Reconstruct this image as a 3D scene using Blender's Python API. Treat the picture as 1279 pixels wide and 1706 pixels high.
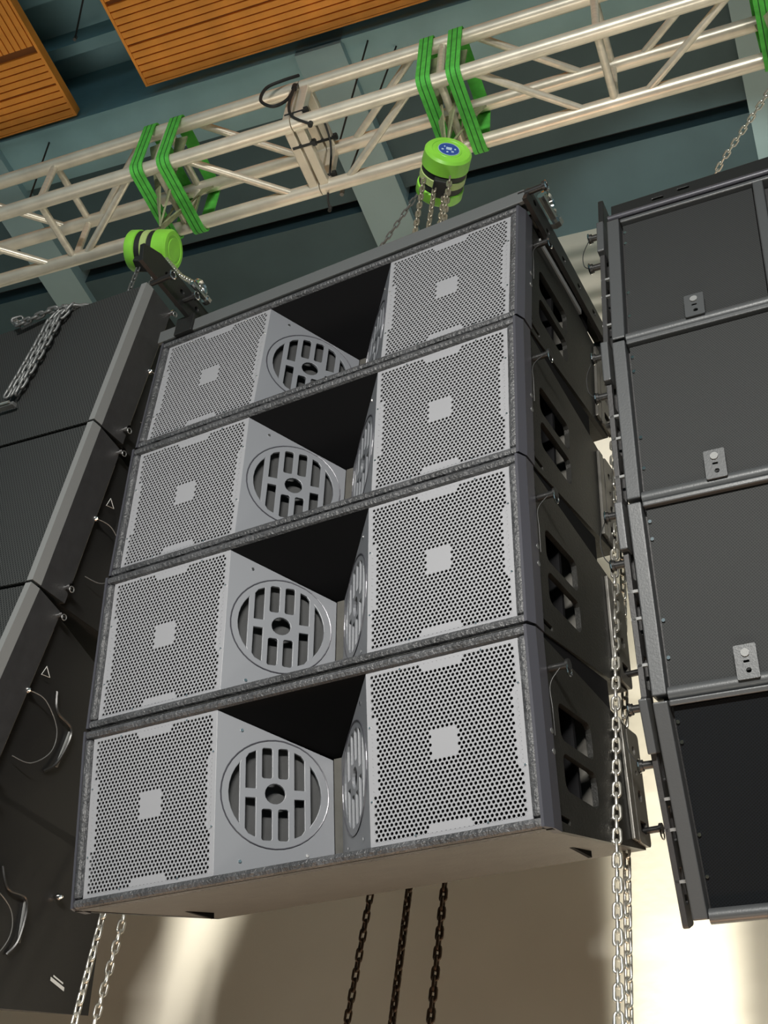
import bpy, bmesh, math, random
from mathutils import Vector, Matrix
random.seed(7)
for o in list(bpy.data.objects): bpy.data.objects.remove(o)
SC = bpy.context.scene; COL = SC.collection
CZ = 1.6                                             # camera height above the floor
V = Vector
# ------------------------------------------------------------------ camera
FPX = 2233.816
RI, UPV, FW = V((0.98860743, -0.10220212, 0.11049923)), V((-0.15051695, -0.67127172, 0.72576782)), V((0, 0.73413146, 0.67900736))
cam_d = bpy.data.cameras.new('camera'); cam = bpy.data.objects.new('camera', cam_d); COL.objects.link(cam)
cam_d.sensor_fit = 'HORIZONTAL'; cam_d.sensor_width = 36; cam_d.lens = FPX / 1279 * 36; cam_d.clip_start = .05
cam.matrix_world = Matrix(((RI.x, UPV.x, -FW.x, 0), (RI.y, UPV.y, -FW.y, 0), (RI.z, UPV.z, -FW.z, CZ), (0, 0, 0, 1)))
SC.camera = cam
# hall axes: U along the truss, W towards the back wall
UT, WT, ZZ = V((0.8956081, -0.44484394, 0)), V((0.44484394, 0.8956081, 0)), V((0, 0, 1))
def hall(u, w, z): return UT*u + WT*w + ZZ*(z+CZ)    # z measured from camera height
# ------------------------------------------------------------------ world, lamps, exposure
wd = bpy.data.worlds.new('hall_air'); SC.world = wd; wd.use_nodes = True
wd.node_tree.nodes['Background'].inputs[0].default_value = (.52, .76, .84, 1)
wd.node_tree.nodes['Background'].inputs[1].default_value = .27
def aim(o, d): o.rotation_euler = V(d).to_track_quat('-Z', 'Y').to_euler()
kl = bpy.data.lights.new('stage_lamp_bar', 'AREA'); kl.energy = 93; kl.color = (1, .965, .90)   # a wide bar of stage lamps behind the camera
kl.shape = 'RECTANGLE'; kl.size = 1.7; kl.size_y = .16; kl.spread = math.radians(68)
ko = bpy.data.objects.new('stage_lamp_bar', kl); COL.objects.link(ko); ko.location = hall(.15, -3.0, 2.2)
aim(ko, WT - UT*.22 - ZZ*.12)
fl = bpy.data.lights.new('floor_bounce_fill', 'AREA'); fl.energy = 26; fl.shape = 'RECTANGLE'; fl.size = 5; fl.size_y = .3; fl.color = (1, .58, .33); fl.spread = math.radians(80)  # unseen fill added for the light bounced up onto the truss
fo = bpy.data.objects.new('floor_bounce_fill', fl); COL.objects.link(fo); fo.location = hall(-1.0, 3.0, -1.45); aim(fo, ZZ - WT*.16)
for uu, half, en in ((-.40, 7.5, 650), (-2.07, 2.6, 5600)):   # up-lights on the floor behind the gaps between the stacks
    l = bpy.data.lights.new('wall_uplight', 'SPOT'); l.energy = en; l.color = (1, .97, .86); l.shadow_soft_size = .08; l.spot_size = math.radians(2*half); l.spot_blend = .35
    lo = bpy.data.objects.new('wall_uplight', l); COL.objects.link(lo); lo.location = hall(uu, 2.72, -1.5); aim(lo, WT*.64+ZZ*4.3)
l = bpy.data.lights.new('wall_uplight', 'SPOT'); l.energy = 4200; l.color = (1, .96, .82); l.shadow_soft_size = .05; l.spot_size = math.radians(6.6); l.spot_blend = .5  # extra unseen spot, added to brighten the upper wall between the stacks
lo = bpy.data.objects.new('wall_uplight', l); COL.objects.link(lo); lo.location = hall(-.62, 3.0, -1.5); aim(lo, WT*.121+ZZ)
f2 = bpy.data.lights.new('hall_fill', 'AREA'); f2.energy = 13; f2.shape = 'RECTANGLE'; f2.size = 5; f2.size_y = .6; f2.color = (1, .93, .80); f2.spread = math.radians(64)  # unseen fill added to lift the truss undersides, orange panels and ceiling
f2o = bpy.data.objects.new('hall_fill', f2); COL.objects.link(f2o); f2o.location = hall(-1.2, 1.0, -1.45); aim(f2o, ZZ + WT*.18)
SC.view_settings.view_transform = 'Standard'; SC.view_settings.look = 'None'; SC.view_settings.gamma = 1
SC.view_settings.use_curve_mapping = False; SC.view_settings.exposure = 0.0

# ------------------------------------------------------------------ materials
MATS = {}
def mat(name, col, rough=.5, metal=0, bump=0, scale=200, spec=.5, var=0, bd=.002, dots=None):
    m = bpy.data.materials.new(name); m.use_nodes = True; nt = m.node_tree; n = nt.nodes; L = nt.links
    b = n['Principled BSDF']; b.inputs['Base Color'].default_value = (*col, 1)
    b.inputs['Roughness'].default_value = rough; b.inputs['Metallic'].default_value = metal; b.inputs['Specular IOR Level'].default_value = spec
    tc = n.new('ShaderNodeTexCoord')
    if bump or var:
        t = n.new('ShaderNodeTexNoise'); t.inputs['Scale'].default_value = scale; t.inputs['Detail'].default_value = 5
        L.new(tc.outputs['Object'], t.inputs['Vector'])
    if bump:
        bp = n.new('ShaderNodeBump'); bp.inputs['Strength'].default_value = bump; bp.inputs['Distance'].default_value = bd
        L.new(t.outputs['Fac'], bp.inputs['Height']); L.new(bp.outputs['Normal'], b.inputs['Normal'])
    if var:
        r = n.new('ShaderNodeMapRange'); r.inputs[1].default_value = .25; r.inputs[2].default_value = .75; r.inputs[3].default_value = 1-var; r.inputs[4].default_value = 1+var
        t2 = n.new('ShaderNodeTexNoise'); t2.inputs['Scale'].default_value = scale*.12; t2.inputs['Detail'].default_value = 3
        L.new(tc.outputs['Object'], t2.inputs['Vector']); L.new(t2.outputs['Fac'], r.inputs[0])
        mx = n.new('ShaderNodeVectorMath'); mx.operation = 'SCALE'; mx.inputs[0].default_value = col; L.new(r.outputs[0], mx.inputs['Scale']); L.new(mx.outputs[0], b.inputs['Base Color'])
    if dots:                                         # fine woven / punched face, too small to pick apart
        sc, dark = dots
        mp = n.new('ShaderNodeMapping'); mp.inputs['Scale'].default_value = (sc, sc*.0, sc); mp.inputs['Rotation'].default_value = (0, .6, 0)
        L.new(tc.outputs['Object'], mp.inputs['Vector'])
        ck = n.new('ShaderNodeTexVoronoi'); ck.inputs['Scale'].default_value = 1; ck.inputs['Randomness'].default_value = 0
        L.new(mp.outputs[0], ck.inputs['Vector'])
        rp = n.new('ShaderNodeMapRange'); rp.inputs[1].default_value = .27; rp.inputs[2].default_value = .42; L.new(ck.outputs['Distance'], rp.inputs[0])
        mix = n.new('ShaderNodeMix'); mix.data_type = 'RGBA'; mix.inputs[6].default_value = (*dark, 1); mix.inputs[7].default_value = (*col, 1)
        L.new(rp.outputs[0], mix.inputs[0]); L.new(mix.outputs[2], b.inputs['Base Color'])
    MATS[name] = m; return m
mat('grille_grey', (.205, .208, .222), .42, .1, .05, 900)
mat('horn_grey', (.108, .114, .126), .42, 0, .06, 600)
mat('membrane', (.018, .019, .02), .8, 0, .5, 60, var=.5)
mat('frame_texture', (.038, .039, .042), .42, 0, 1.0, 110, var=.45, bd=.006)
mat('edge_metal', (.05, .05, .06), .36, .3, .05, 300)
mat('inner_black', (.003, .003, .0035), .8, spec=.1)
mat('side_black', (.008, .008, .007), .45, 0, .35, 220, spec=.3, var=.35)
mat('paint_black', (.008, .008, .008), .38, 0, .1, 200)
mat('under_paint', (.050, .051, .048), .6, 0, .4, 160, var=.15)
mat('rail_grey', (.085, .082, .074), .4, .4, .1, 200, var=.2)
mat('chrome', (.82, .82, .82), .12, 1)
mat('zinc', (.70, .68, .62), .28, .9, .1, 200, var=.15)
mat('zinc_dark', (.16, .165, .165), .45, .6, .2, 200, var=.3)
mat('shaded_chain', (.06, .035, .02), .5, .5, .3, 200, var=.4)  # brown shade behind the central stack put into the chain colour
mat('alu', (.80, .74, .62), .36, .45, .08, 120, var=.12)
mat('sling_green', (.09, .52, .065), .75, 0, .5, 260, var=.25)
mat('sling_khaki', (.27, .29, .16), .8, 0, .5, 260, var=.3)
mat('sling_stitch', (.02, .11, .02), .8)
mat('hoist_green', (.25, .66, .06), .32, 0, .06, 80, var=.15)
mat('hoist_band', (.42, .55, .20), .4)
mat('sticker_blue', (.02, .07, .32), .4)
mat('sticker_pale', (.45, .60, .72), .4)
mat('wall_cream', (.85, .80, .68), .8, 0, .15, 30, var=.04)
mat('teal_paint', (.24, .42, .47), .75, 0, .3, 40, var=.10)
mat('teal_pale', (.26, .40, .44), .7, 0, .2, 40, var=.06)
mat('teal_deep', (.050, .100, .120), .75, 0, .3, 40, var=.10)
mat('gap_dark', (.01, .014, .014), .9)
mat('wood_orange', (.92, .34, .045), .55, 0, .2, 60, var=.15)
mat('wood_back', (.22, .075, .015), .8)
mat('floor_brown', (.36, .28, .20), .5, 0, .1, 20, var=.2)
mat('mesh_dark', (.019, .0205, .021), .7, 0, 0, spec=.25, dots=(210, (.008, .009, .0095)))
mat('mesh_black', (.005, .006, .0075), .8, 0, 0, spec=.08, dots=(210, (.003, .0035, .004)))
mat('punch_dark', (.036, .038, .038), .6, 0, 0, spec=.3, dots=(120, (.006, .007, .007)))
mat('strip_grey', (.15, .155, .155), .5, 0, .15, 250)
mat('case_grey', (.017, .017, .018), .55, 0, .3, 260, var=.2)
mat('print_grey', (.42, .43, .42), .6)
mat('trim_grey', (.052, .055, .058), .4, .2, .15, 260)
mat('bar_grey', (.075, .080, .082), .45, .1, .15, 200)
mat('zinc_old', (.34, .31, .24), .42, .7, .2, 200, var=.3)
mat('rubber', (.012, .013, .013), .6)

# ------------------------------------------------------------------ mesh helpers
def smooth(pts, k=6):
    pts = [V(p) for p in pts]; out = []
    for i in range(len(pts)-1):
        p0, p1, p2, p3 = pts[max(0, i-1)], pts[i], pts[i+1], pts[min(len(pts)-1, i+2)]
        out += [.5*((2*p1)+(p2-p0)*t+(2*p0-5*p1+4*p2-p3)*t*t+(3*p1-p0-3*p2+p3)*t**3) for t in [j/k for j in range(k)]]
    return out+[pts[-1]]
class MB:
    def __init__(s): s.v = []; s.f = []
    def add(s, vs, fs):
        o = len(s.v); s.v += [tuple(p) for p in vs]; s.f += [tuple(i+o for i in q) for q in fs]; return s
    def box(s, x0, x1, y0, y1, z0, z1):
        return s.add([(x, y, z) for x in (x0, x1) for y in (y0, y1) for z in (z0, z1)],
                     [(0, 1, 3, 2), (4, 6, 7, 5), (0, 4, 5, 1), (2, 3, 7, 6), (0, 2, 6, 4), (1, 5, 7, 3)])
    def prism(s, poly, a, b, ax):                    # closed polygon swept along axis ax
        n = len(poly)
        def P(p, t): return {'x': (t, p[0], p[1]), 'y': (p[0], t, p[1]), 'z': (p[0], p[1], t)}[ax]
        return s.add([P(p, a) for p in poly]+[P(p, b) for p in poly],
                     [tuple(range(n))[::-1], tuple(range(n, 2*n))]+[(i, (i+1) % n, n+(i+1) % n, n+i) for i in range(n)])
    def cyl(s, p0, p1, r, n=12, r2=None, caps=True):
        p0, p1 = V(p0), V(p1); d = (p1-p0).normalized(); a = d.orthogonal().normalized(); b = d.cross(a); r2 = r if r2 is None else r2
        vs = []
        for p, q in ((p0, r), (p1, r2)):
            vs += [p+a*q*math.cos(6.28319*i/n)+b*q*math.sin(6.28319*i/n) for i in range(n)]
        fs = [(i, (i+1) % n, n+(i+1) % n, n+i) for i in range(n)]
        if caps: fs += [tuple(range(n))[::-1], tuple(range(n, 2*n))]
        return s.add(vs, fs)
    def tube(s, pts, r, n=6, closed=False):
        pts = [V(p) for p in pts]; N = len(pts); vs = []; ref = None
        for i, p in enumerate(pts):
            a = pts[(i-1) % N] if (closed or i) else p; b = pts[(i+1) % N] if (closed or i < N-1) else p
            t = (b-a).normalized()
            if ref is None: ref = t.orthogonal().normalized()
            ref = (ref - t*ref.dot(t)).normalized(); c = t.cross(ref)
            vs += [p+ref*r*math.cos(6.28319*k/n)+c*r*math.sin(6.28319*k/n) for k in range(n)]
        m = N if closed else N-1
        fs = [(i*n+k, i*n+(k+1) % n, ((i+1) % N)*n+(k+1) % n, ((i+1) % N)*n+k) for i in range(m) for k in range(n)]
        if not closed: fs += [tuple(range(n))[::-1], tuple((N-1)*n+k for k in range(n))]
        return s.add(vs, fs)
    def lathe(s, prof, n=28, axis='y'):              # prof: (radius, along)
        vs = []
        for r, t in prof:
            for k in range(n):
                c, d = r*math.cos(6.28319*k/n), r*math.sin(6.28319*k/n)
                vs.append((c, t, d) if axis == 'y' else (c, d, t) if axis == 'z' else (t, c, d))
        fs = [(i*n+k, i*n+(k+1) % n, (i+1)*n+(k+1) % n, (i+1)*n+k) for i in range(len(prof)-1) for k in range(n)]
        return s.add(vs, fs+[tuple(range(n))[::-1], tuple((len(prof)-1)*n+k for k in range(n))])
    def mesh(s, name, m):
        me = bpy.data.meshes.new(name); me.from_pydata(s.v, [], s.f); me.validate(); me.materials.append(MATS[m])
        bm = bmesh.new(); bm.from_mesh(me); bmesh.ops.recalc_face_normals(bm, faces=bm.faces); bm.to_mesh(me); bm.free(); return me
    def build(s, name, m, parent=None, smooth=False, bevel=0):
        return put(name, s.mesh(name, m), parent, smooth, bevel)
def put(name, me, parent=None, smooth=False, bevel=0):
    o = bpy.data.objects.new(name, me); COL.objects.link(o); o.parent = parent
    if smooth:
        for p in me.polygons: p.use_smooth = True
        try: me.set_sharp_from_angle(angle=math.radians(40))
        except Exception: pass
    if bevel:
        b = o.modifiers.new('bevel', 'BEVEL'); b.width = bevel; b.segments = 2; b.limit_method = 'ANGLE'
    return o
def holed(outer, holes, t, fn):                      # flat plate with openings; fn(a, b, depth) -> point
    bm = bmesh.new(); E = []; loops = []
    for lp in [outer]+holes:
        vs = [bm.verts.new((p[0], p[1], 0)) for p in lp]; loops.append(vs)
        E += [bm.edges.new((vs[i], vs[(i+1) % len(vs)])) for i in range(len(vs))]
    bmesh.ops.triangle_fill(bm, use_beauty=True, edges=E); bm.verts.index_update()
    vs = [(v.co.x, v.co.y) for v in bm.verts]; fs = [tuple(v.index for v in f.verts) for f in bm.faces]; n = len(vs)
    lps = [[v.index for v in l] for l in loops]; bm.free()
    m = MB(); m.add([fn(a, b, 0) for a, b in vs]+[fn(a, b, t) for a, b in vs],
                    fs+[tuple(i+n for i in f)[::-1] for f in fs]+[(l[i], l[(i+1) % len(l)], l[(i+1) % len(l)]+n, l[i]+n) for l in lps for i in range(len(l))])
    return m
def rrect(x0, x1, y0, y1, r, n=3):
    out = []
    for cx, cy, a in ((x1-r, y1-r, 0), (x0+r, y1-r, 90), (x0+r, y0+r, 180), (x1-r, y0+r, 270)):
        out += [(cx+r*math.cos(math.radians(a+90*i/n)), cy+r*math.sin(math.radians(a+90*i/n))) for i in range(n+1)]
    return out
def circ(cx, cy, r, n=20): return [(cx+r*math.cos(6.28319*i/n), cy+r*math.sin(6.28319*i/n)) for i in range(n)]
def empty(name, loc, X=None, Y=None, Z=None):
    o = bpy.data.objects.new(name, None); COL.objects.link(o); o.empty_display_size = .05
    if X is None: X, Y, Z = V((1, 0, 0)), V((0, 1, 0)), V((0, 0, 1))
    o.matrix_world = Matrix(((X.x, Y.x, Z.x, loc.x), (X.y, Y.y, Z.y, loc.y), (X.z, Y.z, Z.z, loc.z), (0, 0, 0, 1))); return o
def tag(o, label=None, cat=None, group=None, kind=None):
    for k, v in (('label', label), ('category', cat), ('group', group), ('kind', kind)):
        if v: o[k] = v
    return o
def copy_tree(o, parent=None):
    c = o.copy(); COL.objects.link(c); c.parent = parent
    for ch in list(o.children): copy_tree(ch, c)
    return c
def setm(o, loc, X, Y, Z): o.matrix_world = Matrix(((X.x, Y.x, Z.x, loc.x), (X.y, Y.y, Z.y, loc.y), (X.z, Y.z, Z.z, loc.z), (0, 0, 0, 1)))

# ------------------------------------------------------------------ the hall
def hbox(m, u0, u1, w0, w1, z0, z1): m.box(u0, u1, w0, w1, z0, z1); return m
HALL = (UT, WT, ZZ)
def hobj(name, m, mt, kind='structure', label=None, cat=None):
    o = m.build(name, mt); setm(o, V((0, 0, CZ)), *HALL); tag(o, label, cat, None, kind); return o
hobj('floor', MB().box(-9, 7, -9, 3.6, -1.7, -1.6), 'floor_brown')
hobj('wall_back', MB().box(-9, 7, 3.36, 3.56, -1.6, 5.6), 'wall_cream')
ceil = hobj('ceiling', MB().box(-9, 7, -9, 3.56, 5.42, 5.6), 'teal_paint')
# soffit strips running along the back wall with an open joint between them
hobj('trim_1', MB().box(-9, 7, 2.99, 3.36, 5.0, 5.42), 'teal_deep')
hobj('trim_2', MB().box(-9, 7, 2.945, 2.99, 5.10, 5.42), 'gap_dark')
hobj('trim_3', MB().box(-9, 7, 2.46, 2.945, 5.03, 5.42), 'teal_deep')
hobj('trim_4', MB().box(-9, 7, 2.20, 2.46, 5.00, 5.42).box(-9, 7, 2.2, 2.215, 4.985, 5.0), 'teal_paint')
for i, (a, b) in enumerate(((-5.09, -4.91), (-3.43, -3.25), (-1.80, -1.60), (-.13, .05), (1.52, 1.70))):
    hobj('trim_%d' % (5+i), MB().box(a, b, 2.2, 3.36, 4.96, 5.42), 'teal_pale')
for i, w in enumerate((.6, 1.2, 1.75, 2.0)):
    hobj('trim_%d' % (11+i), MB().box(-9, 7, w, w+.05, 5.28, 5.42), 'teal_paint')
# orange slatted ceiling panels: every slat a piece
def slat_panel(u0, u1, w1, wsplit, w0, label):
    r = empty('ceiling_panel', hall((u0+u1)/2, w1, 5.0), *HALL); tag(r, label, 'panel', 'orange slatted ceiling panels')
    h = (u1-u0)/2
    MB().box(-h, h, w0-w1, 0, .016, .05).build('backing_board', 'wood_back', r)
    n = int((w1-wsplit)/.0295); me = MB().box(-h, h, -.0125, .0125, 0, .018).mesh('slat', 'wood_orange')
    for i in range(n): o = put('slat', me, r, bevel=.002); o.location = (0, -.013-.0295*i - (.004 if i >= n//2 else 0), 0)
    k = int((u1-u0)/.0295); q = (wsplit-w0)/2; me2 = MB().box(-.0125, .0125, -q, q, 0, .018).mesh('slat', 'wood_orange')
    for i in range(k): o = put('slat', me2, r, bevel=.002); o.location = (-h+.014+.0295*i, wsplit-w1-q-.008, 0)
    for b in ((-h-.012, -h, w0-w1, .008), (h, h+.012, w0-w1, .008), (-h, h, 0, .008)): MB().box(*b, -.001, .05).build('edge_trim', 'wood_orange', r)
slat_panel(-2.46, -.2, 2.15, 1.785, 1.3, 'orange slatted wooden ceiling panel above the middle of the truss')
slat_panel(-4.2, -2.84, 2.18, 1.86, 1.4, 'orange slatted wooden ceiling panel in the top left corner')
def wire(p, q, label, r=.004):
    a, b = V(p), V(q); e = empty('hanger_wire', b); tag(e, label, 'wire', 'ceiling hanger wires')
    MB().tube([a-b, (a-b)*.5, V((0, 0, 0))], r, 6).build('cable', 'rubber', e); MB().cyl((0, 0, -.012), (0, 0, .012), r*2, 8).build('end_ferrule', 'zinc_dark', e)
wire(hall(-2.50, 1.70, 4.98), hall(-2.76, 1.95, 5.20), 'thin dark hanger wire in the gap between the two orange panels')
wire(hall(-3.02, 2.27, 5.02), hall(-2.96, 2.27, 4.52), 'short dark hanger wire above the left end of the truss')
wire(hall(-1.50, 2.24, 5.02), hall(-1.60, 2.36, 4.28), 'dark hanger wire slanting down to the truss joint')
wire(hall(-1.40, 2.30, 5.02), hall(-1.50, 2.31, 4.02), 'long dark hanger wire just right of the truss joint')

# ------------------------------------------------------------------ main array (grey grilles)
UM, BM = V((0.82137627, -0.57038672, 0)), V((0.57038672, 0.82137627, 0)); LM = -1.44166
MAIN = [(1.68751974, 2.62335692, .0773130), (1.72437417, 2.22104102, .1482789), (1.78877367, 1.82516541, .2180213), (1.88456427, 1.43642344, .2954648)]
def mframe(i):
    b, z, t = MAIN[i]; n = BM*math.cos(t)+ZZ*math.sin(t); k = ZZ*math.cos(t)-BM*math.sin(t)
    return UM*LM+BM*b+ZZ*(z+CZ), UM, n, k
WO, GI, HG = .5221, .1842, .3538
DB, HB = .53, .13                                     # cabinet depth, half height at the back
def grille_mesh():
    cx, w, h = 0, WO-GI, HG; p = .00955; rowh = p*.866; rh = .0034; m = MB()
    nx = int((w-.012)/p)-1; nz = int((h-.012)/rowh); x0 = -(nx-1)*p/2-p*.25; z0 = -(nz-1)*rowh/2
    R = p/math.sqrt(3); hexo = []
    for k in range(6):
        a0, a1 = math.radians(60*k+30), math.radians(60*k+90)
        A = (R*math.cos(a0), R*math.sin(a0)); B = (R*math.cos(a1), R*math.sin(a1)); hexo += [(A, math.radians(60*k+30)), (((A[0]+B[0])/2, (A[1]+B[1])/2), math.radians(60*k+60))]
    for j in range(nz):
        for i in range(nx):
            x = x0+i*p+(p*.5 if j % 2 else 0); z = z0+j*rowh
            ax, az = abs(x), abs(z)
            solid = (ax < .031 and az < .031) or (az > h/2-.022 and ax < .045+(h/2-.006-az)*-.6+.006) or (ax > w/2-.022 and az < .075)
            o = [(x+q[0][0], 0, z+q[0][1]) for q in hexo]
            if solid: m.add(o, [tuple(range(12))]); continue
            c = [(x+rh*math.cos(q[1]), 0, z+rh*math.sin(q[1])) for q in hexo]; d = [(a, .0016, b) for a, _, b in c]
            m.add(o+c+d, [(k, (k+1) % 12, 12+(k+1) % 12, 12+k) for k in range(12)]+[(12+k, 12+(k+1) % 12, 24+(k+1) % 12, 24+k) for k in range(12)])
    bx, bz = .1592, h/2-.0078
    for j in range(nz):                               # make good the staggered row ends
        xs = x0+(p*.5 if j % 2 else 0); z = z0+j*rowh
        m.box(-bx, xs-p*.5, .0003, .002, z-rowh/2, z+rowh/2); m.box(xs+(nx-1)*p+p*.5, bx, .0003, .002, z-rowh/2, z+rowh/2)
    for a in ((-w/2, w/2, bz, h/2), (-w/2, w/2, -h/2, -bz), (-w/2, -bx, -bz, bz), (bx, w/2, -bz, bz)): m.box(a[0], a[1], .0004, .010, a[2], a[3])
    me = m.mesh('grille', 'grille_grey'); return me
def main_speaker():
    r = empty('line_array_speaker', V((0, 0, 0)))
    # shell
    s = MB(); th = .015; hx = .540; H = .198
    def top(y): return H-(H-HB)*y/DB
    s.prism([(0, H), (0, H-th), (DB, HB-th), (DB, HB)], -hx, hx, 'x')
    s.box(-hx, hx, DB-.015, DB, -HB+.012, HB-.012)
    s.build('cabinet_shell', 'paint_black', r)
    MB().prism([(0, -H), (DB, -HB), (DB, -HB+th), (0, -H+th)], -hx, hx, 'x').build('bottom_panel', 'under_paint', r)
    MB().box(-hx, hx, .20, .212, -.17, .17).build('baffle_board', 'inner_black', r)
    # side plates with handle openings
    for sx in (-1, 1):
        out = [(.012, -H), (DB, -HB), (DB, HB), (.012, H)]
        holes = [rrect(.10, .27, -.005, .072, .018), rrect(.10, .27, -.105, -.030, .018), circ(.055, .145, .008, 10), circ(.055, -.145, .008, 10), rrect(.045, .105, -.172, -.160, .004, 2)]
        sp = holed(out, holes, .012, lambda a, b, t, sx=sx: (sx*(.552-t), a, b)).build('side_plate', 'side_black', r)
        MB().box(sx*.47, sx*.478, .05, .40, -.16, .16).build('pocket_back', 'inner_black', sp)
        for y in (.285, .08): MB().box(min(sx*.478, sx*.54), max(sx*.478, sx*.54), y, y+.005, -.14, .14).build('pocket_wall', 'rail_grey', sp)
        MB().prism([(.06, top(.06)-.02), (.42, top(.42)-.02), (.42, top(.42)+.072), (.06, top(.06)+.016)], min(sx*.541, sx*.548), max(sx*.541, sx*.548), 'x').build('gap_shade', 'inner_black', r)  # black filler added to stand for the shade in the gap between cabinets
        # bevelled metal edge beside the face
        e = [(.546*sx, -.010), (.556*sx, .012), (.556*sx, .05), (.540*sx, .05), (.540*sx, -.010)]
        MB().prism(e, -H+.002, H-.002, 'z').build('edge_strip', 'edge_metal', r)
        # rear flying rail and plate
        MB().box(min(sx*.552, sx*.560), max(sx*.552, sx*.560), .445, .470, -.125, .125).build('flying_rail', 'rail_grey', r, bevel=.002)
        ra = holed(rrect(-.125, .125, .49, .56, .012), [circ(.08, .52, .010, 10), circ(-.02, .525, .013, 10), circ(.03, .52, .006, 8), rrect(-.1, -.075, .505, .545, .004, 2)], .008,
                   lambda a, b, t, sx=sx: (sx*(.560-t), b-.015, a)).build('rear_flying_plate', 'rail_grey', r)
        for y, z in ((.075, .13), (.53, -.09)):
            q = MB().cyl((sx*.55, y, z), (sx*.588, y, z), .0075, 10).cyl((sx*.588, y, z), (sx*.594, y, z), .012, 10).build('locking_pin', 'paint_black', r, True)
            MB().tube([(sx*.592, y+.012*math.cos(a), z-.012+.012*math.sin(a)) for a in [i*.6283 for i in range(10)]], .0018, 5, True).build('pin_ring', 'chrome', q)
        MB().tube(smooth([(sx*.556, .06, -.01), (sx*.560, .050, .04), (sx*.558, .055, .09), (sx*.575, .07, .125)]), .0011, 5).build('pin_lanyard', 'rubber', r)
        for z in (-.005, -.045): MB().cyl((sx*.552, .045, z), (sx*.557, .045, z), .006, 10).build('side_bolt', 'zinc_dark', r, True)
    # textured front frame
    fr = MB(); y0, y1 = -.010, .03
    for a in ((-.545, .545, HG/2, H-.001), (-.545, .545, -H+.001, -HG/2), (-.545, -WO, -HG/2, HG/2), (WO, .545, -HG/2, HG/2)): fr.box(a[0], a[1], y0, y1, a[2], a[3])
    fr.build('front_frame', 'frame_texture', r, bevel=.009)
    gm = grille_mesh(); sm = MB().lathe([(.0006, -.0022), (.0022, -.0018), (.003, 0), (.003, .004)], 8).mesh('screw', 'chrome')
    for sx in (-1, 1):
        g = put('grille', gm, r); g.location = (sx*(WO+GI)/2, 0, 0)
        MB().box(-(WO-GI)/2+.004, (WO-GI)/2-.004, .014, .02, -HG/2, HG/2).build('grille_lining', 'inner_black', g)
        w2, h2 = (WO-GI)/2, HG/2
        for x, z in ((-.09, h2-.008), (.09, h2-.008), (-.07, -h2+.008), (.08, -h2+.008), (-w2+.006, .06), (w2-.006, .085), (-w2+.006, -.09), (w2-.006, -.075)):
            o = put('screw', sm, g, True); o.location = (x, 0, z)
        # splayed horn panel with a slotted round guard
        L = math.hypot(GI-.010, .19); c, d = (GI-.010)/L, .19/L
        def fn(a, b, t, sx=sx): return (sx*(GI-a*c+t*d), a*d+t*c, b)
        rr, ctr = .114, L*.5
        def P(x, z): return (ctr+x*rr, z*rr)
        holes = []
        for s2 in (-1, 1):
            for s3 in (-1, 1):
                a = sorted((s2*.06, s2*.25)); b = sorted((s3*.29, s3*.87)); x0, z0 = P(a[0], b[0]); x1, z1 = P(a[1], b[1]); holes.append(rrect(x0, x1, z0, z1, .004, 2))
                q = [(.37, .09), (.56, .09), (.56, .66), (.50, .75), (.37, .81)]
                holes.append([P(x*s2, z*s3) for x, z in q])
            arc = [(.88*math.cos(t), .88*math.sin(t)) for t in [(-.70+1.4*i/8) for i in range(9)]]
            holes.append([P(x*s2, z) for x, z in [(.68, -.54)]+arc+[(.68, .54)]])
        holes.append(circ(ctr, 0, .022, 18))
        zt = .082
        hp = holed([(0, -HG/2), (L, -HG/2+.03), (L, zt), (0, HG/2)], holes, .007, fn).build('horn_panel', 'horn_grey', r, bevel=.0012)
        ring = MB(); 
        for R0, wr in ((1.0, .0016),):
            ring.tube([fn(ctr+R0*.117*math.cos(a), min(.117*math.sin(a), .171-(.177-zt)*(ctr+.117*math.cos(a))/L), -.0004) for a in [i*6.28319/40 for i in range(40)]], wr, 5, True)
        ring.build('guard_ring', 'edge_metal', hp)
        m = MB(); n = 24; vs = [fn(ctr+.112*math.cos(6.28319*i/n), .112*math.sin(6.28319*i/n), .018) for i in range(n)]+[fn(ctr, 0, .030)]
        m.add(vs, [(i, (i+1) % n, n) for i in range(n)]).build('membrane', 'membrane', hp, True)
        for a, b in ((.055, .135), (.055, -.145), (L-.06, -.128)):
            p = V(fn(a, b, 0)); nn = V((-sx*d, -c, 0)); MB().cyl(p-nn*.001, p+nn*.002, .0035, 8).build('screw', 'chrome', hp, True)
    MB().prism([(0, HG/2), (.20, .085), (.20, .10), (0, HG/2+.01)], -GI, GI, 'x').build('horn_roof', 'inner_black', r)
    MB().prism([(0, -HG/2-.01), (.20, -HG/2+.02), (.20, -HG/2+.03), (0, -HG/2)], -GI, GI, 'x').build('horn_floor', 'inner_black', r)
    MB().box(-.010, .010, .192, .199, -.15, .085).build('throat_strip', 'rail_grey', r)
    return r
sp0 = main_speaker(); GRP = 'grey grille line array speakers'
LBL = ['topmost grey-grilled speaker of the central hanging stack, under the flying bar', 'second speaker from the top of the central grey-grilled stack',
       'third speaker from the top of the central grey-grilled stack', 'lowest grey-grilled speaker of the central stack, its underside showing']
for i in range(4):
    o = sp0 if i == 0 else copy_tree(sp0)
    setm(o, *mframe(i)); tag(o, LBL[i], 'speaker', GRP)

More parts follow.
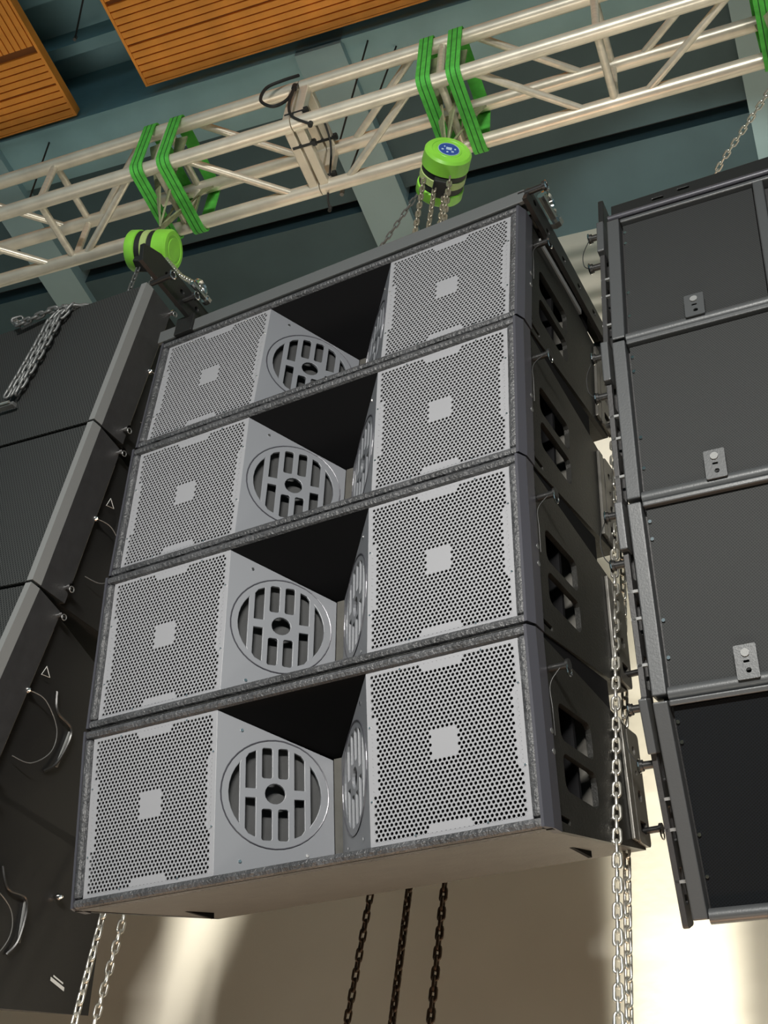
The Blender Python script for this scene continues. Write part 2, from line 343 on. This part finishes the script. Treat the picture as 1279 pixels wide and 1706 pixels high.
# flying frame over the main array
def shackle(parent, p, s=1.0, mt='chrome'):
    p = V(p); q = MB().tube([p+V((.014*s*math.cos(a), 0, -.03*s-.014*s*math.sin(a))) if 0 else p+V((0, .016*s*math.cos(a), .016*s*math.sin(a)+.012*s)) for a in [i*math.pi/8-.3 for i in range(10)]], .006*s, 8)
    q.cyl(p+V((0, -.028*s, 0)), p+V((0, .030*s, 0)), .006*s, 8).cyl(p+V((0, .022*s, 0)), p+V((0, .032*s, 0)), .011*s, 8)
    return q.build('shackle', mt, parent, True)
fr = empty('flying_frame', *mframe(0)); tag(fr, 'dark steel flying frame with a flat front bar on top of the central stack', 'flying frame')
MB().box(-.562, .562, -.012, .0, .203, .248).box(-.562, .562, 0, .05, .240, .248).build('front_bar', 'bar_grey', fr, bevel=.002)
MB().box(-.555, .555, .50, .54, .14, .20).build('rear_bar', 'paint_black', fr, bevel=.002)
for x in (-.2, .14): MB().box(x, x+.06, .04, .5, .20, .235).build('cross_bar', 'paint_black', fr, bevel=.002)
ra = holed([(-.02, .20), (.66, .165), (.68, .20), (.66, .225), (.10, .262), (.0, .262)], [rrect(.10+.10*i, .12+.10*i, .205, .22, .004, 2) for i in range(5)]+[circ(.03, .235, .009, 10)], .012,
      lambda a, b, t: (.572-t, a, b)).build('side_arm', 'paint_black', fr, bevel=.001)
MB().box(.53, .56, .05, .60, .215, .225).build('arm_flange', 'rail_grey', ra)
ra2 = MB().box(.548, .556, .10, .36, .165, .185).build('slot_plate', 'strip_grey', ra)
la = holed([(-.24, .262), (.55, .235), (.55, .30), (.10, .335), (-.18, .35), (-.25, .32)], [circ(-.14+.07*i, .305, .009, 10) for i in range(7)], .014,
      lambda a, b, t: (-.455-t, a, b)).build('side_arm', 'paint_black', fr, bevel=.001)
MB().box(-.50, -.44, -.02, .05, .20, .265).build('arm_foot', 'paint_black', la, bevel=.002)
for x, y, z in ((.575, -.005, .238), (-.455, -.16, .262), (-.455, -.055, .285), (.575, .60, .19)):
    q = MB().cyl((x-.03, y, z), (x+.035, y, z), .008, 10).cyl((x+.035, y, z), (x+.042, y, z), .013, 10).build('locking_pin', 'paint_black', fr, True)
    MB().tube([(x+.044, y+.012*math.cos(a), z+.012*math.sin(a)) for a in [i*.6283 for i in range(10)]], .0022, 5, True).build('pin_ring', 'chrome', q)
shackle(fr, (.578, .10, .290), 1.7, 'chrome'); shackle(fr, (-.43, -.03, .335), 1.3, 'chrome')

# ------------------------------------------------------------------ right array (dark mesh faces)
yr = -.5309304; UR, BR = V((math.cos(yr), math.sin(yr), 0)), V((-math.sin(yr), math.cos(yr), 0))
RT = [.0829, .2318, .3653, .6132]; HP, HGR, WL = .432, .3904, .318
ro = V((.47829, 1.90699, 2.84492+CZ)); RFR = []
for t in RT:
    d = -ZZ*math.cos(t)+BR*math.sin(t); RFR.append((ro.copy(), UR, BR*math.cos(t)+ZZ*math.sin(t), -d)); ro = ro+d*HP
def right_speaker():
    r = empty('mesh_front_speaker', V((0, 0, 0))); W = 2*WL+.20
    MB().prism([(.02, .016), (.46, -.06), (.46, -.36), (.02, -.412)], -.02, W+.02, 'x').build('cabinet_shell', 'case_grey', r)
    for x0 in (0, WL+.20):
        g = MB().box(x0, x0+WL, .004, .02, -HGR, 0).build('mesh_grille', 'mesh_dark', r)
        xa = .005 if x0 == 0 else W-.005
        for z in (-.03, -.07, -.25, -.33): MB().cyl((xa, .0, z), (xa, .006, z), .004, 8).build('screw', 'chrome', g, True)
        xc = x0+WL*.5; tb = holed(rrect(-.022, .022, -.405, -.335, .003, 2), [rrect(-.006, .006, -.372, -.367, .001, 1), circ(.002, -.388, .0055, 10)], .004, lambda a, b, t, xc=xc: (xc+a, -.018+t, b)).build('tab_bracket', 'trim_grey', r)
        MB().lathe([(.0085, -.003), (.0085, .003)], 14).build('tab_screw', 'strip_grey', tb, True).location = (xc, -.018, -.352)
    for sx, x in ((1, -.036), (-1, W+.006)): MB().box(x, x+.030, -.014, .04, -.408, .014).build('side_bar', 'trim_grey', r, bevel=.003)
    for x in (WL+.004, WL+.172): MB().box(x, x+.024, -.010, .03, -.40, .004).build('centre_bar', 'trim_grey', r, bevel=.003)
    MB().box(WL+.028, WL+.172, .03, .04, -.40, 0).build('centre_slot', 'membrane', r)
    MB().box(-.004, W+.004, -.010, .02, .002, .014).build('top_lip', 'trim_grey', r, bevel=.003)
    MB().cyl((-.004, .004, -.405), (W+.004, .004, -.405), .0155, 14).build('bottom_tube', 'trim_grey', r, True)
    for sx, x in ((-1, -.062), (1, W+.050)):
        rl = holed(rrect(.005, .06, -.425, .03, .01), [rrect(.02, .045, -.14-.12*i, -.07-.12*i, .004, 2) for i in range(3)], .012, lambda a, b, t, x=x: (x+t, a, b)).build('flying_rail', 'case_grey', r, bevel=.0015)
        for z in (-.175, -.235, -.335): MB().box(min(x, x-sx*.04), max(x, x-sx*.03), .005, .012, z-.003, z+.003).build('rung', 'strip_grey', rl)
        MB().box(x-.002, x+.016, -.012, .03, -.085, .025).build('rail_joint', 'trim_grey', rl, bevel=.003)
        for z in (.008, -.105):
            q = MB().cyl((x+.01, .02, z), (x+sx*.022, .02, z), .0085, 10).cyl((x+sx*.022, .02, z), (x+sx*.028, .02, z), .012, 10).build('locking_pin', 'paint_black', rl, True)
            MB().tube([(x+sx*.030, .02+.013*math.cos(a), z+.013*math.sin(a)) for a in [i*.6283 for i in range(10)]], .0022, 5, True).build('pin_ring', 'chrome', q)
        MB().tube(smooth([(x+sx*.03, .02, .005), (x+sx*.050, .03, -.03), (x+sx*.048, .03, -.075), (x+sx*.028, .02, -.105)]), .0012, 5).build('pin_lanyard', 'rubber', rl)
    return r
rs0 = right_speaker()
RL = ['topmost dark mesh-fronted speaker of the right stack, below its black beam', 'second dark mesh-fronted speaker from the top of the right stack',
      'third dark mesh-fronted speaker from the top of the right stack', 'lowest dark mesh-fronted speaker of the right stack, tilted most']
for i in range(4):
    o = rs0 if i == 0 else copy_tree(rs0); setm(o, *RFR[i])
    if i == 3:                                        # the lowest cabinet's mesh gets a darker colour than the others
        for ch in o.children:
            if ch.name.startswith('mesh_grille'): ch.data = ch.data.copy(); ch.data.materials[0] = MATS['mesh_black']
    tag(o, RL[i], 'speaker', 'dark mesh speakers at the right')
rb = empty('flying_beam', *RFR[0]); tag(rb, 'black flying beam with oblong slots on top of the right stack', 'flying frame')
holed([(-.03, .045), (.88, .045), (.88, .118), (-.03, .098)], [rrect(.075, .105, .072, .080, .003, 2), rrect(.14, .17, .080, .088, .003, 2), rrect(.5, .53, .072, .08, .003, 2)], .012, lambda a, b, t: (a, .01+t, b)).build('front_plate', 'paint_black', rb, bevel=.001)
MB().box(-.03, .88, .022, .10, .045, .057).build('bottom_flange', 'paint_black', rb)
MB().cyl((-.035, .0, .036), (.885, .0, .036), .009, 12).build('lower_rod', 'edge_metal', rb, True)
MB().box(-.060, -.046, -.005, .05, .02, .115).build('end_plate', 'paint_black', rb, bevel=.003)
for x in (.1, .6): MB().box(x, x+.1, .02, .40, .06, .09).build('cross_bar', 'paint_black', rb)

# ------------------------------------------------------------------ left array
KL = 1.22; LX = [-0.65609143, 2.09151538, 2.57475378]; yl, LTT, rho = -.6376706, (.10877926, .11116934, .0550, .3350), -.16046664
UL0, BL = V((math.cos(yl), math.sin(yl), 0)), V((-math.sin(yl), math.cos(yl), 0))
UL = UL0*math.cos(rho)+ZZ*math.sin(rho); UPL = ZZ*math.cos(rho)-UL0*math.sin(rho); HPL = .43*KL
lo_ = V([c*KL for c in LX])+ZZ*CZ; LFR = []
for t in LTT:
    d = -UPL*math.cos(t)+BL*math.sin(t); LFR.append((lo_.copy(), UL, BL*math.cos(t)+UPL*math.sin(t), -d)); lo_ = lo_+d*HPL
def left_speaker():
    r = empty('large_black_speaker', V((0, 0, 0))); H = HPL-.004; W = 1.15
    MB().prism([(.03, -.002), (.56, -.13), (.56, -H), (.03, -H)], -W, -.03, 'x').build('cabinet_shell', 'case_grey', r)
    MB().box(-W+.02, -.024, .004, .03, -H+.004, -.004).build('punched_grille', 'punch_dark', r)
    for x in (-.024, -W): MB().box(x, x+.022, -.002, .03, -H+.002, -.002).build('front_strip', 'strip_grey', r)
    for sx, x in ((1, -.03), (-1, -W)):
        MB().prism([(.03, -.002), (.12, -.018), (.12, -H), (.03, -H)], x, x+.028, 'x').build('side_cheek', 'case_grey', r)
        MB().prism([(.12, -.018), (.57, -.13), (.57, -H), (.12, -H)], x, x+.010, 'x').build('side_plate', 'paint_black', r)
    x = -.019
    for y, z in ((.115, -.03), (.105, -H+.04)):
        q = MB().cyl((x, y, z), (x+.035, y, z), .006, 10).cyl((x+.030, y, z), (x+.040, y, z), .009, 10).build('locking_pin', 'chrome', r, True)
        MB().tube([(x+.045, y+.008*math.cos(a), z-.010+.008*math.sin(a)) for a in [i*.6283 for i in range(10)]], .0016, 5, True).build('pin_ring', 'zinc_dark', q)
    MB().cyl((x+.016, .12, -.07), (x+.016, .12, -H+.07), .0010, 6).build('guide_wire', 'zinc_old', r)
    MB().tube(smooth([(x+.02, .125, -.25), (x+.035, .17, -.255), (x+.035, .235, -.30), (x+.035, .245, -.36), (x+.035, .20, -.415), (x+.02, .15, -.42)]), .0013, 5).build('pin_lanyard', 'zinc_dark', r)
    MB().lathe([(.004, -.01), (.009, -.004), (.009, .006), (.003, .014)], 10, 'x').build('side_bolt', 'chrome', r, True).location = (x+.012, .122, -.25)
    MB().lathe([(.004, -.01), (.009, -.004), (.009, .006), (.003, .014)], 10, 'x').build('side_bolt', 'chrome', r, True).location = (x+.012, .40, -.25)
    hd = MB().tube(smooth([(x+.004, .215, -.20), (x+.012, .235, -.25), (x+.012, .30, -.27), (x+.012, .295, -.36), (x+.004, .27, -.40)]), .004, 6).build('handle_rim', 'paint_black', r, True)
    MB().box(x, x+.006, .30, .306, -.37, -.27).build('handle_edge', 'strip_grey', hd)
    tri = MB(); P3 = [(.118, -.165), (.140, -.185), (.112, -.192)]
    tri.tube([(x+.013, a+.03, b) for a, b in P3], .0014, 4, True).build('arrow_mark', 'print_grey', r)
    return r
ls0 = left_speaker()
LL = ['topmost large black speaker of the left stack, with a chain over its front', 'second large black speaker from the top of the left stack',
      'third large black speaker from the top of the left stack', 'lowest large black speaker of the left stack, in the bottom left corner']
for i in range(4):
    o = ls0 if i == 0 else copy_tree(ls0); setm(o, *LFR[i]); tag(o, LL[i], 'speaker', 'large black speakers at the left')
    if i == 3:
        MB().add([(-.0185, .432, -.433), (-.0185, .468, -.449), (-.0185, .468, -.453), (-.0185, .432, -.437)], [(0, 1, 2, 3)]).build('printed_label', 'print_grey', o)
        MB().add([(-.0185, .424, -.438), (-.0185, .474, -.460), (-.0185, .474, -.469), (-.0185, .424, -.447)], [(0, 1, 2, 3)]).build('printed_label', 'print_grey', o)

# ------------------------------------------------------------------ truss
P0 = hall(-1.555, 2.0, 4.021-math.tan(.041)*.561); a_ = .041
TX = UT*math.cos(a_)+ZZ*math.sin(a_); TY = WT; TZ = (ZZ*math.cos(a_)-UT*math.sin(a_))
SD, SH = .259, .248; CH = {'A': (0, SH), 'B': (0, 0), 'C': (SD, SH), 'D': (SD, 0)}
def tp(u, c): return (u, CH[c][0], CH[c][1])
def truss(x0, x1, joint, nodes, label):
    r = empty('truss_section', P0, TX, TY, TZ); tag(r, label, 'truss', 'aluminium box truss')
    for c in 'ABCD': MB().cyl(tp(x0, c), tp(x1, c), .0255, 20).build('chord', 'alu', r, True)
    br = MB().cyl((0, 0, 0), (1, 0, 0), .0135, 12).mesh('brace', 'alu')
    def brace(p, q):
        p, q = V(p), V(q); o = put('brace', br, r, True); d = q-p; X = d.normalized(); Y = X.orthogonal().normalized(); Z = X.cross(Y)
        o.matrix_local = Matrix(((X.x*d.length, Y.x, Z.x, p.x), (X.y*d.length, Y.y, Z.y, p.y), (X.z*d.length, Y.z, Z.z, p.z), (0, 0, 0, 1)))
    for u in nodes:
        for a, b in ('BD', 'AC', 'AB', 'CD'):
            p, q = V(tp(u, a)), V(tp(u, b)); d = (q-p).normalized()*.02; brace(p+d, q-d)
    allx = sorted(nodes+[joint]); up = {round(u, 3): ((k % 2) == 0) for k, u in enumerate(sorted(nodes+[joint]))}
    for u in nodes:
        isB = (round(abs(u)/.5235) % 2) == 1
        for s in (-1, 1):
            e = u+s*.43
            if e < min(x0, x1)-.05 or e > max(x0, x1)+.05: continue
            for f, g in (('B', 'D'), ('A', 'C')):
                if not isB: continue
                p, q = V(tp(u+s*.10, f)), V(tp(e, g)); d = (q-p).normalized()*.02; brace(p+d, q-d)
    s = 1 if x1 > joint+.1 else -1
    for a, b in ('BD', 'AC', 'AB', 'CD'):
        p, q = V(tp(joint+s*.020, a)), V(tp(joint+s*.020, b)); d = (q-p).normalized(); w = d.cross(V((1, 0, 0))); m = MB()
        c = [p+d*.018, q-d*.018]; vs = [k+V((x, 0, 0))+w*y for k in c for x, y in ((-.016, -.016), (.016, -.016), (.016, .016), (-.016, .016))]
        m.add(vs, [(0, 1, 2, 3), (7, 6, 5, 4)]+[(i, (i+1) % 4, 4+(i+1) % 4, 4+i) for i in range(4)]).build('end_frame_bar', 'alu', r, bevel=.003)
        if s > 0:
            for t in ((.8,) if a in 'AC' else (.3,)): k = p.lerp(q, t)+w*.012; MB().cyl(k-V((.05, 0, 0)), k+V((.03, 0, 0)), .007, 8).cyl(k+V((.022, 0, 0)), k+V((.035, 0, 0)), .013, 6).build('joint_bolt', 'rubber', r)
truss(-3.5, -.002, 0, [-.525, -1.0, -1.52, -2.05, -2.58, -3.12], 'left section of the silver box truss, up to the bolted joint')
truss(.002, 3.4, 0, [.525, 1.047, 1.57, 2.09, 2.62, 3.14], 'right section of the silver box truss, from the bolted joint on')

# green slings round the truss
def sling(uc, label, hook, khaki=True, grp='green lifting slings'):
    r = empty('lifting_sling', P0, TX, TY, TZ); tag(r, label, 'sling', grp); R = .030; wd = .024; x = uc+1.555
    path = []
    for c, a0 in (('D', 0), ('C', 90), ('A', 180), ('B', 270)):
        cy, cz = CH[c]; aa = {'D': (-90, 0), 'C': (0, 90), 'A': (90, 180), 'B': (180, 270)}[c]
        for i in range(6):
            t = math.radians(aa[0]+(aa[1]-aa[0])*i/5); path.append((cy+R*math.cos(t), cz+R*math.sin(t)))
    n = len(path); m = MB(); vs = []
    for (y, z) in path:
        cy, cz = SD/2, SH/2; l = math.hypot(y-cy, z-cz); oy, oz = (y-cy)/l*.006, (z-cz)/l*.006
        vs += [(x-wd, y, z), (x+wd, y, z), (x+wd, y+oy, z+oz), (x-wd, y+oy, z+oz)]
    fs = [(i*4+k, i*4+(k+1) % 4, ((i+1) % n)*4+(k+1) % 4, ((i+1) % n)*4+k) for i in range(n) for k in range(4)]
    b = m.add(vs, fs).build('webbing_loop', 'sling_green', r)
    for s in (-.009, .009):
        m2 = MB(); vs = []
        for (y, z) in path:
            cy, cz = SD/2, SH/2; l = math.hypot(y-cy, z-cz); k = .0066; oy, oz = (y-cy)/l, (z-cz)/l
            vs += [(x+s-.0016, y+oy*.002, z+oz*.002), (x+s+.0016, y+oy*.002, z+oz*.002), (x+s+.0016, y+oy*k, z+oz*k), (x+s-.0016, y+oy*k, z+oz*k)]
        m2.add(vs, fs).build('stitch_line', 'sling_stitch', b)
    if khaki:
        Mi = r.matrix_world.inverted(); h = Mi @ hook
        for (yy, zz) in ((SD-.01, SH-.03), (.03, SH-.03)):
            p, q = V((x, yy, zz)), h; d = (q-p).normalized(); sd = V((1, 0, 0)); sd = (sd-d*sd.dot(d)).normalized(); nn = d.cross(sd)*.003; m3 = MB(); vs = []
            for k in range(7):
                t = k/6; c = p.lerp(q, t); w2 = .024*(1-.55*t); sx = math.sin(t*1.2); s2 = (sd*math.cos(t*1.2)+d.cross(sd)*sx); n2 = d.cross(s2)*.003
                vs += [c-s2*w2-n2, c+s2*w2-n2, c+s2*w2+n2, c-s2*w2+n2]
            m3.add(vs, [(k*4+j, k*4+(j+1) % 4, k*4+4+(j+1) % 4, k*4+4+j) for k in range(6) for j in range(4)]+[(0, 1, 2, 3), (27, 26, 25, 24)]).build('inner_leg', 'sling_khaki', r)
H1, H2, H3 = hall(-2.079, 2.13, 3.655), hall(-1.046, 2.16, 3.712), hall(.02, 2.13, 3.7)
hk1, hk2 = H1+ZZ*.13, H2+ZZ*.13
sling(-2.140, 'green webbing sling left of its pair, above the sideways hoist', hk1); sling(-2.035, 'green webbing sling right of its pair, above the sideways hoist', hk1)
sling(-1.078, 'green webbing sling left of its pair, above the hoist with the blue sticker', hk2); sling(-.975, 'green webbing sling right of its pair, above the hoist with the blue sticker', hk2)
sling(-.010, 'green webbing sling at the right edge of the picture', H3+ZZ*.13)

# ------------------------------------------------------------------ hoists
def hoist(loc, ax, sticker, label, sc=.9):
    Y = ax.normalized(); Z = ZZ; X = Y.cross(Z).normalized(); Z = X.cross(Y)
    X, Y, Z = X*sc, Y*sc, Z*sc; r = empty('chain_hoist', loc, X, Y, Z); tag(r, label, 'hoist', 'electric chain hoists')
    R = .082
    MB().lathe([(.03, -.058), (.074, -.058), (.080, -.052), (.080, .052), (.03, .058)], 32).build('drum_body', 'rubber', r, True)
    MB().lathe([(.0805, -.014), (.083, -.012), (.083, .014), (.0805, .016)], 32).build('middle_band', 'hoist_band', r, True)
    c = MB().lathe([(.001, -.101), (.045, -.101), (.047, -.099), (.058, -.099), (.060, -.101), (.076, -.100), (.084, -.092), (.085, -.040), (.080, -.038)], 36).build('end_cap', 'hoist_green', r, True)
    MB().lathe([(.080, .040), (.085, .044), (.085, .078), (.080, .085), (.001, .086)], 36).build('end_cap', 'hoist_green', r, True)
    if sticker:
        s = MB().lathe([(.001, -.1025), (.036, -.1025), (.036, -.101)], 30).build('round_sticker', 'sticker_blue', c)
        MB().tube([(.0375*math.cos(a), -.1022, .0375*math.sin(a)) for a in [i*6.28319/32 for i in range(32)]], .0012, 4, True).build('sticker_ring', 'sticker_pale', s)
        m = MB(); m.box(-.010, .010, -.1032, -.102, -.004, .012)
        for x, z, w in ((-.022, -.006, .008), (-.004, -.018, .007), (.014, -.012, .009), (.022, .006, .006), (-.016, .014, .005)): m.box(x-w/2, x+w/2, -.1032, -.102, z-.004, z+.004)
        m.build('sticker_emblem', 'sticker_pale', s, bevel=.002)
    MB().box(-.025, .025, -.03, .03, .06, .095).build('hook_block', 'rubber', r, bevel=.006)
    MB().tube([(.0, .022*math.cos(a), .115+.024*math.sin(a)) for a in [i*.55-.9 for i in range(9)]], .007, 8).build('top_hook', 'zinc_dark', r, True)
    MB().box(-.03, .03, -.035, .035, -.105, -.07).build('chain_guide', 'rubber', r, bevel=.005)
    return r
hoist(H1, -UT*1.0-WT*.15+ZZ*.15, False, 'green and black chain hoist turned sideways, beside the left stack', .84)
hoist(H2, WT*.75+UT*-.0+UM*-.25+V((-.2, .3, 0)), True, 'green chain hoist with a round blue sticker on its end cap')

# ------------------------------------------------------------------ chains
def link_mesh(p, wr, mt, wide=.55):                   # stadium link, pitch p
    a = p/2+wr - p*wide*.5; R = p*wide*.5; pts = []
    for i in range(7): t = math.pi*i/6; pts.append((R*math.cos(t), 0, a+R*math.sin(t)))
    for i in range(7): t = math.pi+math.pi*i/6; pts.append((R*math.cos(t), 0, -a+R*math.sin(t)))
    return MB().tube(pts, wr, 6, True).mesh('chain_link', mt)
LINKS = {}
def chain(pts, p, wr, mt, label, group=None, roll=.6):
    key = (p, wr, mt)
    if key not in LINKS:
        me = link_mesh(p, wr, mt)
        for q in me.polygons: q.use_smooth = True
        LINKS[key] = me
    pts = [V(q) for q in pts]; base = pts[-1]; e = empty('hanging_chain', base); tag(e, label, 'chain', group)
    seg = [(pts[i], pts[i+1], (pts[i+1]-pts[i]).length) for i in range(len(pts)-1)]; tot = sum(s[2] for s in seg); n = int(tot/p)
    for k in range(n):
        d = (k+.5)*p; 
        for a, b, l in seg:
            if d <= l: break
            d -= l
        c = a.lerp(b, min(1, d/l)); Z = (b-a).normalized(); X = Z.cross(RI.cross(Z)); 
        X = (RI-Z*RI.dot(Z)).normalized(); Y = Z.cross(X)
        t = roll+(math.pi/2 if k % 2 else 0); X2 = X*math.cos(t)+Y*math.sin(t); Y2 = Z.cross(X2)
        o = bpy.data.objects.new('chain_link', LINKS[key]); COL.objects.link(o); o.parent = e
        q = c-base; o.matrix_local = Matrix(((X2.x, Y2.x, Z.x, q.x), (X2.y, Y2.y, Z.y, q.y), (X2.z, Y2.z, Z.z, q.z), (0, 0, 0, 1)))
    return e
GC = 'hoist chains hanging down'
def vert(x, y, z1, z0, **k): return [(x, y, z1+CZ), (x, y, z0+CZ)]
chain(vert(.556, 2.348, 2.75, .90), .0268, .0036, 'zinc', 'bright chain hanging just right of the central stack, the nearer of two', GC, .25)
chain(vert(.610, 2.489, 2.75, .95), .0268, .0036, 'zinc', 'bright chain just right of the central stack, the farther of two', GC, .9)
chain([(-.526, 3.108, 1.55+CZ), (-.523, 3.106, .98+CZ)], .0268, .0036, 'zinc', 'bright chain at the bottom left, the left one of two', GC, .5)
chain([(-.486, 3.20, 1.75+CZ), (-.497, 3.206, 1.0+CZ)], .0268, .0034, 'zinc', 'bright chain at the bottom left, the right one of two', GC, 1.1)
chain([(.122, 3.234, 1.78+CZ), (.090, 3.249, 1.15+CZ)], .0262, .0036, 'shaded_chain', 'dark chain under the central stack, leftmost of three', GC, 1.0)
chain([(.213, 3.189, 1.78+CZ), (.201, 3.194, 1.15+CZ)], .0262, .0046, 'shaded_chain', 'dark chain under the central stack, middle of three', GC, .7)
chain([(.299, 3.146, 1.80+CZ), (.290, 3.150, 1.15+CZ)], .0262, .0046, 'shaded_chain', 'dark chain under the central stack, rightmost of three', GC, .35)
hz = .0225
for i, (du, dw, lab) in enumerate(((-.040, -.05, 'first'), (-.018, -.01, 'second'), (.004, .02, 'third'), (.040, -.03, 'fourth'))):
    p = H2+UT*du+WT*dw-ZZ*.085; chain([p, p-ZZ*.85], hz, .0035, 'zinc_old', lab+' chain from the left under the hoist with the blue sticker', 'chains under the stickered hoist', .3+.4*i)
for i, (du, dw, lab) in enumerate(((-.03, .0, 'left'), (.02, .03, 'right'))):
    p = H1+UT*du+WT*dw-ZZ*.08; chain([p, p-ZZ*.55], hz, .0032, 'zinc_dark', lab+' dark chain under the sideways hoist', 'chains under the sideways hoist', .3+.5*i)
o_, x_, n_, k_ = mframe(0)
p = H1+UT*.07-ZZ*.07; q = o_+x_*-.43+n_*-.03+k_*.355
chain([p, p.lerp(q, .5)-ZZ*.02, q], .0225, .0028, 'zinc', 'thin chain from the sideways hoist down to the shackle', None, .5)
chain([(.03, 2.40, 3.86+CZ-.05), (-.054, 2.539, 3.77+CZ), (-.142, 2.694, 3.681+CZ), (-.20, 2.80, 3.61+CZ)], .022, .0026, 'zinc_dark', 'slack dark chain slanting left from the stickered hoist', 'slack chains', .4)
chain([(.93, 1.84, 3.60+CZ), (.904, 1.896, 3.59+CZ), (.85, 2.146, 3.625+CZ), (.82, 2.30, 3.62+CZ)], .024, .0030, 'zinc', 'slack chain slanting up behind the beam at the top right', 'slack chains', .4)
# chain draped over the front of the left stack
def lp(x, y, z): o, X, Y, Z = LFR[0]; return o+X*x+Y*y+Z*z
for i, dx in enumerate((-.020, .004, .028)):
    pts = [lp(-.300+dx, .03, .012), lp(-.335+dx, -.012, -.006), lp(-.362+dx, -.02, -.06), lp(-.375+dx, -.02, -.15), lp(-.395+dx, -.02, -.25), lp(-.422+dx, -.02, -.365)]
    chain(pts, .027, .0048, 'zinc_dark', ('left', 'middle', 'right')[i]+' strand of the grey chain draped over the left stack', 'chain strands draped over the left stack', .3+.7*i)
chain([lp(-.28, .03, .012), lp(-.34, -.01, .004), lp(-.40, -.022, -.006), lp(-.475, -.025, -.02), lp(-.53, -.025, -.028), lp(-.575, -.02, .01), lp(-.555, 0, .034)], .027, .0048, 'zinc_dark', 'short curled end of grey chain on the top edge of the left stack', 'chain strands draped over the left stack', .8)
cl = empty('chain_clip', lp(-.42, -.02, -.375), *LFR[0][1:]); tag(cl, 'flat metal clip holding the ends of the draped chain', 'clip')
MB().box(-.035, .04, -.006, .012, -.012, 0).build('clip_plate', 'zinc_dark', cl, bevel=.002); MB().cyl((-.02, -.012, -.006), (.03, -.012, -.006), .004, 8).build('clip_pin', 'zinc', cl, True)

# ------------------------------------------------------------------ cables tied to the truss
def cable(pts, r, label, name='truss_cable'):
    pts = [P0+TX*a+TY*b+TZ*c for a, b, c in pts]; e = empty(name, pts[-1]); tag(e, label, 'cable', 'cables on the truss'); sm = []
    for i in range(len(pts)-1):
        p0, p1, p2, p3 = pts[max(0, i-1)], pts[i], pts[i+1], pts[min(len(pts)-1, i+2)]
        for k in range(5):
            t = k/5; sm.append(.5*((2*p1)+(p2-p0)*t+(2*p0-5*p1+4*p2-p3)*t*t+(3*p1-p0-3*p2+p3)*t**3))
    sm.append(pts[-1]); MB().tube([q-pts[-1] for q in sm], r, 7).build('cable_run', 'rubber', e, True)
    MB().cyl((0, 0, -.01), (0, 0, .012), r*1.7, 8).build('cable_end', 'rubber', e)
cable([(.0, -.03, .285), (-.05, -.05, .24), (-.10, -.06, .20), (-.11, -.06, .12), (-.06, -.05, .07), (-.02, -.035, .12), (-.005, -.032, .2)], .006, 'black cable loop hanging left of the truss joint')
cable([(-.02, .03, .28), (.0, -.03, .22), (-.01, -.034, .10), (.01, -.032, .0), (.07, .0, -.034)], .005, 'thin black cable wrapped round the near tube at the truss joint')
cable([(.02, .10, .28), (.05, .18, .15), (.03, .25, .03), (.02, .28, -.04), (.03, .29, -.10)], .004, 'black cord drooping below the truss joint')
cable([(-1.45, .27, .29), (-1.40, .25, .12), (-1.43, .28, -.03), (-1.46, .29, -.09)], .004, 'dark cord tied round the far left end of the truss')
